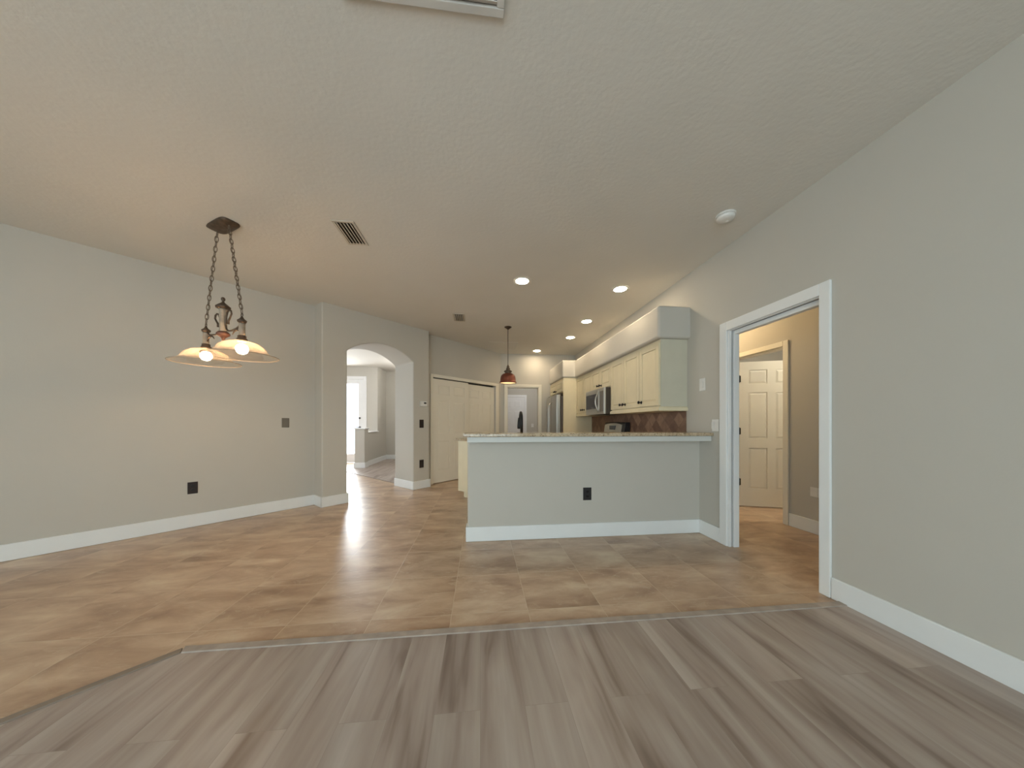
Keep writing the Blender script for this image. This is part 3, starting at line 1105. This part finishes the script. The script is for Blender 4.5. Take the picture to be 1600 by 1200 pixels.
def chain(x0, z0, x1, z1):
    mb = MB()
    n = 19
    L = Vector((x1 - x0, 0, z1 - z0))
    step = L / n
    d = L.normalized()
    for i in range(n):
        c = Vector((x0, 0, z0)) + step * (i + 0.5)
        hl = step.length * 0.66
        side = Vector((0, 1, 0)) if i % 2 else d.cross(Vector((0, 1, 0))).normalized()
        pts = []
        for k in range(12):
            a = 2 * PI * k / 12
            pts.append(c + d * (hl * math.cos(a)) + side * (0.0115 * math.sin(a)))
        mb.tube(pts, 0.0032, 6, closed=True)
    # the lamp cord woven through the links
    pts = []
    for k in range(60):
        u_ = k / 59
        p = Vector((x0, 0, z0)) + L * u_
        pts.append(p + Vector((0.004 * math.sin(u_ * 55), 0.004 * math.cos(u_ * 55), 0)))
    mb.tube(pts, 0.0022, 6)
    mb.build('chain', 'chain_iron', t, smooth=True)


for sgn in (-1, 1):
    chain(sgn * 0.095, -0.030, sgn * SEP, CZr(2.025))
    x = sgn * SEP
    pts = [(x + 0.013 * math.cos(2 * PI * k / 14), 0, CZr(2.012) + 0.015 * math.sin(2 * PI * k / 14)) for k in range(14)]
    MB().tube(pts, 0.0035, 8, closed=True).build('ring', 'bronze', t, smooth=True)
    MB().lathe([(0.006, CZr(2.003)), (0.010, CZr(1.992)), (0.015, CZr(1.983)), (0.032, CZr(1.968)), (0.028, CZr(1.955)), (0.016, CZr(1.945))], (x, 0, 0), 24).build('post_cap', 'bronze', t, smooth=True)
    MB().lathe([(0.022, CZr(1.946)), (0.021, CZr(1.93)), (0.021, CZr(1.87)), (0.024, CZr(1.845))], (x, 0, 0), 24).build('post', 'antique_cream', t, smooth=True)
    MB().lathe([(0.023, CZr(1.848)), (0.030, CZr(1.842)), (0.026, CZr(1.83)), (0.036, CZr(1.822)), (0.033, CZr(1.80)), (0.028, CZr(1.795))], (x, 0, 0), 24).build('socket', 'bronze', t, smooth=True)
    # glass bell shade
    prof = [(0.036, CZr(1.800)), (0.075, CZr(1.798)), (0.112, CZr(1.785)), (0.142, CZr(1.760)), (0.163, CZr(1.728)), (0.185, CZr(1.702)), (0.218, CZr(1.688)), (0.236, CZr(1.684))]
    sh = MB().lathe(prof, (x, 0, 0), 56, closed=False).build('shade', 'shade_glass', t, smooth=True)
    pts = [(x + 0.236 * math.cos(2 * PI * k / 56), 0.236 * math.sin(2 * PI * k / 56), CZr(1.684)) for k in range(56)]
    MB().tube(pts, 0.003, 6, closed=True).build('rim', 'shade_rim', sh, smooth=True) if 'shade_rim' in MATS else None
    MB().sphere((x, 0, CZr(1.742)), 0.041, 20).build('bulb', 'bulb_glow', t, smooth=True)
    # one S-scroll from its hook beside the column down and out to this light
    s = sgn
    MB().tube([(s * a, 0, CZr(b)) for a, b in
               [(0.082, 1.970), (0.086, 1.995), (0.112, 2.020), (0.136, 2.048), (0.128, 2.074), (0.100, 2.083), (0.070, 2.072), (0.052, 2.035), (0.046, 2.0),
                (0.044, 1.965), (0.056, 1.932), (0.085, 1.914), (0.130, 1.908), (0.175, 1.913), (0.210, 1.915), (0.245, 1.925), (0.270, 1.945), (0.280, 1.965)]],
              [0.010, 0.008] + [0.0068] * 12 + [0.008, 0.007, 0.0055, 0.004], 8).build('scroll_arm', 'bronze', t, smooth=True)
    MB().tube([(s * a, 0, CZr(b)) for a, b in [(0.150, 1.875), (0.175, 1.897), (0.215, 1.906), (0.25, 1.895), (0.275, 1.868)]], [0.003, 0.005, 0.009, 0.006, 0.004], 8).build('leaf', 'bronze', t, smooth=True)
# centre column
MB().lathe([(0.008, CZr(2.205)), (0.014, CZr(2.197)), (0.014, CZr(2.183)), (0.007, CZr(2.172)), (0.012, CZr(2.160)), (0.026, CZr(2.148)), (0.050, CZr(2.126)), (0.047, CZr(2.112)), (0.028, CZr(2.106))], (0, 0, 0), 28).build('finial', 'bronze', t, smooth=True)
MB().lathe([(0.030, CZr(2.108)), (0.026, CZr(2.09)), (0.026, CZr(2.0)), (0.024, CZr(1.93)), (0.028, CZr(1.905))], (0, 0, 0), 28).build('column', 'antique_cream', t, smooth=True)
MB().lathe([(0.034, CZr(1.916)), (0.046, CZr(1.900)), (0.044, CZr(1.888)), (0.026, CZr(1.874)), (0.012, CZr(1.862)), (0.013, CZr(1.852)), (0.004, CZr(1.842))], (0, 0, 0), 28).build('pendant_finial', 'rust_bronze', t, smooth=True)

# ------------------------------------------------------------------ ceiling registers, detector, hatch


def register(cx, cy, label, wx=0.135, wy=0.295):
    t = thing('ceiling_vent', (cx, cy, CZ), 0, label, 'vent', 'ceiling air registers')
    x, y = wx / 2, wy / 2
    fr = 0.022
    mb = MB()
    mb.box(-x - fr, x + fr, -y - fr, -y, -0.007, -0.0005).box(-x - fr, x + fr, y, y + fr, -0.007, -0.0005)
    mb.box(-x - fr, -x, -y, y, -0.007, -0.0005).box(x, x + fr, -y, y, -0.007, -0.0005)
    mb.build('frame', 'vent_paint', t, bevel=0.002)
    MB().box(-x, x, -y, y, -0.002, -0.0005).build('backing', 'vent_dark', t)
    for i in range(5):
        xx = -x + wx * (i + 0.5) / 5
        m = Matrix.Translation((xx, 0, -0.009)) @ Matrix.Rotation(math.radians(38), 4, 'Y')
        MB().box(-0.010, 0.010, -y, y, -0.0012, 0.0012, m).build('louver', 'vent_paint', t)
    return t


register(-1.125, 2.785, 'larger-looking ceiling vent between chandelier and arch')
register(-0.335, 4.825, 'small ceiling vent over the kitchen, left of the pendant')
# large return grille just overhead: only its far edge shows
t = thing('return_grille', (-0.22, 0.93, CZ), 0, 'white ceiling return grille cut by the top edge of the photo', 'vent')
x, y = 0.315, 0.305
MB().box(-x, x, y - 0.03, y, -0.014, -0.0005).box(-x, x, -y, -y + 0.03, -0.014, -0.0005).box(-x, -x + 0.03, -y + 0.03, y - 0.03, -0.014, -0.0005).box(x - 0.03, x, -y + 0.03, y - 0.03, -0.014, -0.0005).build('frame', 'vent_white', t, bevel=0.003)
MB().box(-x + 0.03, x - 0.03, -y + 0.03, y - 0.03, -0.003, -0.0005).build('backing', 'vent_dark', t)
for i in range(14):
    yy = -y + 0.05 + i * 0.04
    m = Matrix.Translation((0, yy, -0.008)) @ Matrix.Rotation(math.radians(35), 4, 'X')
    MB().box(-x + 0.03, x - 0.03, -0.014, 0.014, -0.001, 0.001, m).build('louver', 'vent_white', t)
# smoke detector
t = thing('smoke_detector', (1.945, 2.235, CZ), 0, 'round white smoke detector on the ceiling near the right wall', 'detector')
MB().lathe([(0.070, -0.0005), (0.070, -0.010), (0.066, -0.012)], (0, 0, 0), 36).build('base', 'white_plastic', t, smooth=False)
MB().lathe([(0.064, -0.012), (0.064, -0.028), (0.055, -0.038), (0.020, -0.042)], (0, 0, 0), 36).build('cover', 'white_plastic', t, smooth=True)
MB().lathe([(0.012, -0.040), (0.012, -0.046)], (0.02, 0.01, 0), 14).build('test_button', 'white_plastic', t)
# attic hatch
t = thing('attic_hatch', (0.475, 6.48, CZ), 0, 'faint square hatch panel in the kitchen ceiling behind the pendant', 'hatch')
MB().box(-0.27, 0.27, -0.26, 0.26, -0.006, -0.0005).build('panel', 'ceiling_paint', t, bevel=0.002)
MB().box(-0.30, 0.30, -0.29, -0.27, -0.008, -0.0005).box(-0.30, 0.30, 0.27, 0.29, -0.008, -0.0005).box(-0.30, -0.28, -0.27, 0.27, -0.008, -0.0005).box(0.28, 0.30, -0.27, 0.27, -0.008, -0.0005).build('frame', 'ceiling_paint', t)

# ------------------------------------------------------------------ wall plates (local: x along wall, y out of the wall is -y)


def plate(kind, loc, rz, W, H, mat, label, cat, name, group=None, dev=None):
    t = thing(name, loc, rz, label, cat, group)
    MB().box(-W / 2, W / 2, -0.006, -0.0005, -H / 2, H / 2).build('cover_plate', mat, t, bevel=0.002)
    dev = dev or mat
    if kind == 'outlet':
        for z in (-0.024, 0.024):
            MB().lathe([(0.016, -0.006), (0.016, -0.009)], (0, 0, z), 20, 'y', sy=0.8).build('receptacle', dev, t)
    elif kind == 'switch':
        MB().box(-0.017, 0.017, -0.010, -0.006, -0.034, 0.034).build('rocker', dev, t, bevel=0.002)
    elif kind == 'double':
        for s in (-0.03, 0.03):
            MB().box(s - 0.017, s + 0.017, -0.010, -0.006, -0.034, 0.034).build('rocker', dev, t, bevel=0.002)
    return t


def on_left(s, z, n):
    x, y = SN(s, n)
    return (x, y, z)


def s_of(x, y):
    return (x + y - (OA[0] + OA[1])) * Q


# left wall
plate('outlet', on_left(s_of(-3.177, 3.723), 0.434, NL), A45, 0.080, 0.130, 'brown_plastic', 'dark brown outlet low on the left wall under the chandelier', 'outlet', 'wall_outlet', dev='black_plastic')
plate('blank', on_left(s_of(-2.575, 4.325), 1.157, NL), A45, 0.082, 0.125, 'grey_plate', 'grey-brown blank plate midway up the left wall', 'wall plate', 'blank_plate')
# pier right of the arch
plate('switch', on_left(s_of(-1.035, 5.505), 1.142, 0), A45, 0.085, 0.145, 'brown_plastic', 'dark switch on the pier right of the arch, under the thermostat', 'switch', 'light_switch', dev='black_plastic')
plate('outlet', on_left(s_of(-1.035, 5.505), 0.435, 0), A45, 0.085, 0.140, 'brown_plastic', 'dark outlet low on the pier right of the arch', 'outlet', 'wall_outlet', dev='black_plastic')
t = thing('thermostat', on_left(s_of(-1.01, 5.53), 1.495, 0), A45, 'white thermostat with small dark screen on the pier', 'thermostat')
MB().box(-0.070, 0.070, -0.024, -0.0005, -0.045, 0.045).build('case', 'white_plastic', t, bevel=0.004)
MB().box(0.0, 0.050, -0.026, -0.024, 0.000, 0.026).build('screen', 'black_glass', t)
# bar
plate('outlet', (1.076, BY, 0.436), 0, 0.086, 0.128, 'black_plastic', 'black outlet in the middle of the grey bar wall', 'outlet', 'wall_outlet', dev='black_metal')
# right wall plates (outward normal -x)
plate('switch', (RX, 2.94, 1.553), PI / 2 * -1, 0.080, 0.130, 'white_plastic', 'white switch high on the wall between upper cabinets and pocket doorway', 'switch', 'light_switch')
plate('double', (RX, 2.762, 1.13), -PI / 2, 0.088, 0.118, 'white_plastic', 'white switch against the doorway casing, above the bar top end', 'switch', 'light_switch')
# hall
plate('outlet', (HX, 2.80, 0.433), -PI / 2, 0.118, 0.098, 'white_plastic', 'white outlet low on the hall wall inside the pocket doorway', 'outlet', 'wall_outlet')
# laundry
plate('outlet', (1.752, 10.15, 1.08), 0, 0.08, 0.12, 'white_plastic', 'small white outlet on the laundry wall beyond the back doorway', 'outlet', 'wall_outlet')

# ------------------------------------------------------------------ unseen lamps added to light the side rooms


def dome(name, loc, label, col, power, strength=3.0):
    emit('glow_' + name, col, strength)
    t = thing('fill_lamp', (loc[0], loc[1], CZ), 0, label, 'lamp')
    MB().lathe([(0.15, -0.0005), (0.15, -0.02), (0.14, -0.025)], (0, 0, 0), 32).build('base', 'bronze', t)
    MB().lathe([(0.14, -0.025), (0.135, -0.05), (0.10, -0.085), (0.04, -0.10)], (0, 0, 0), 32).build('diffuser', 'glow_' + name, t, smooth=True)
    d = bpy.data.lights.new('fill_light', 'POINT')
    d.energy = power
    d.color = col
    d.shadow_soft_size = 0.10
    o = bpy.data.objects.new('fill_light', d)
    o.location = (loc[0], loc[1], CZ - 0.22)
    COL.objects.link(o)


dome('hall', (2.85, 3.9), 'unseen dome lamp added to light the hall beyond the pocket doorway', (1.0, 0.76, 0.45), 16)
dome('laundry', (1.6, 8.8), 'unseen dome lamp added to light the laundry room', (1.0, 0.97, 0.93), 15)
dome('bedroom', (4.5, 2.85), 'unseen dome lamp added to light the open hall door from the bedroom', (1.0, 0.93, 0.78), 26)
dome('foyer', (-1.9, 8.6), 'unseen dome lamp added to brighten the foyer beyond the arch', (1.0, 0.97, 0.92), 22)
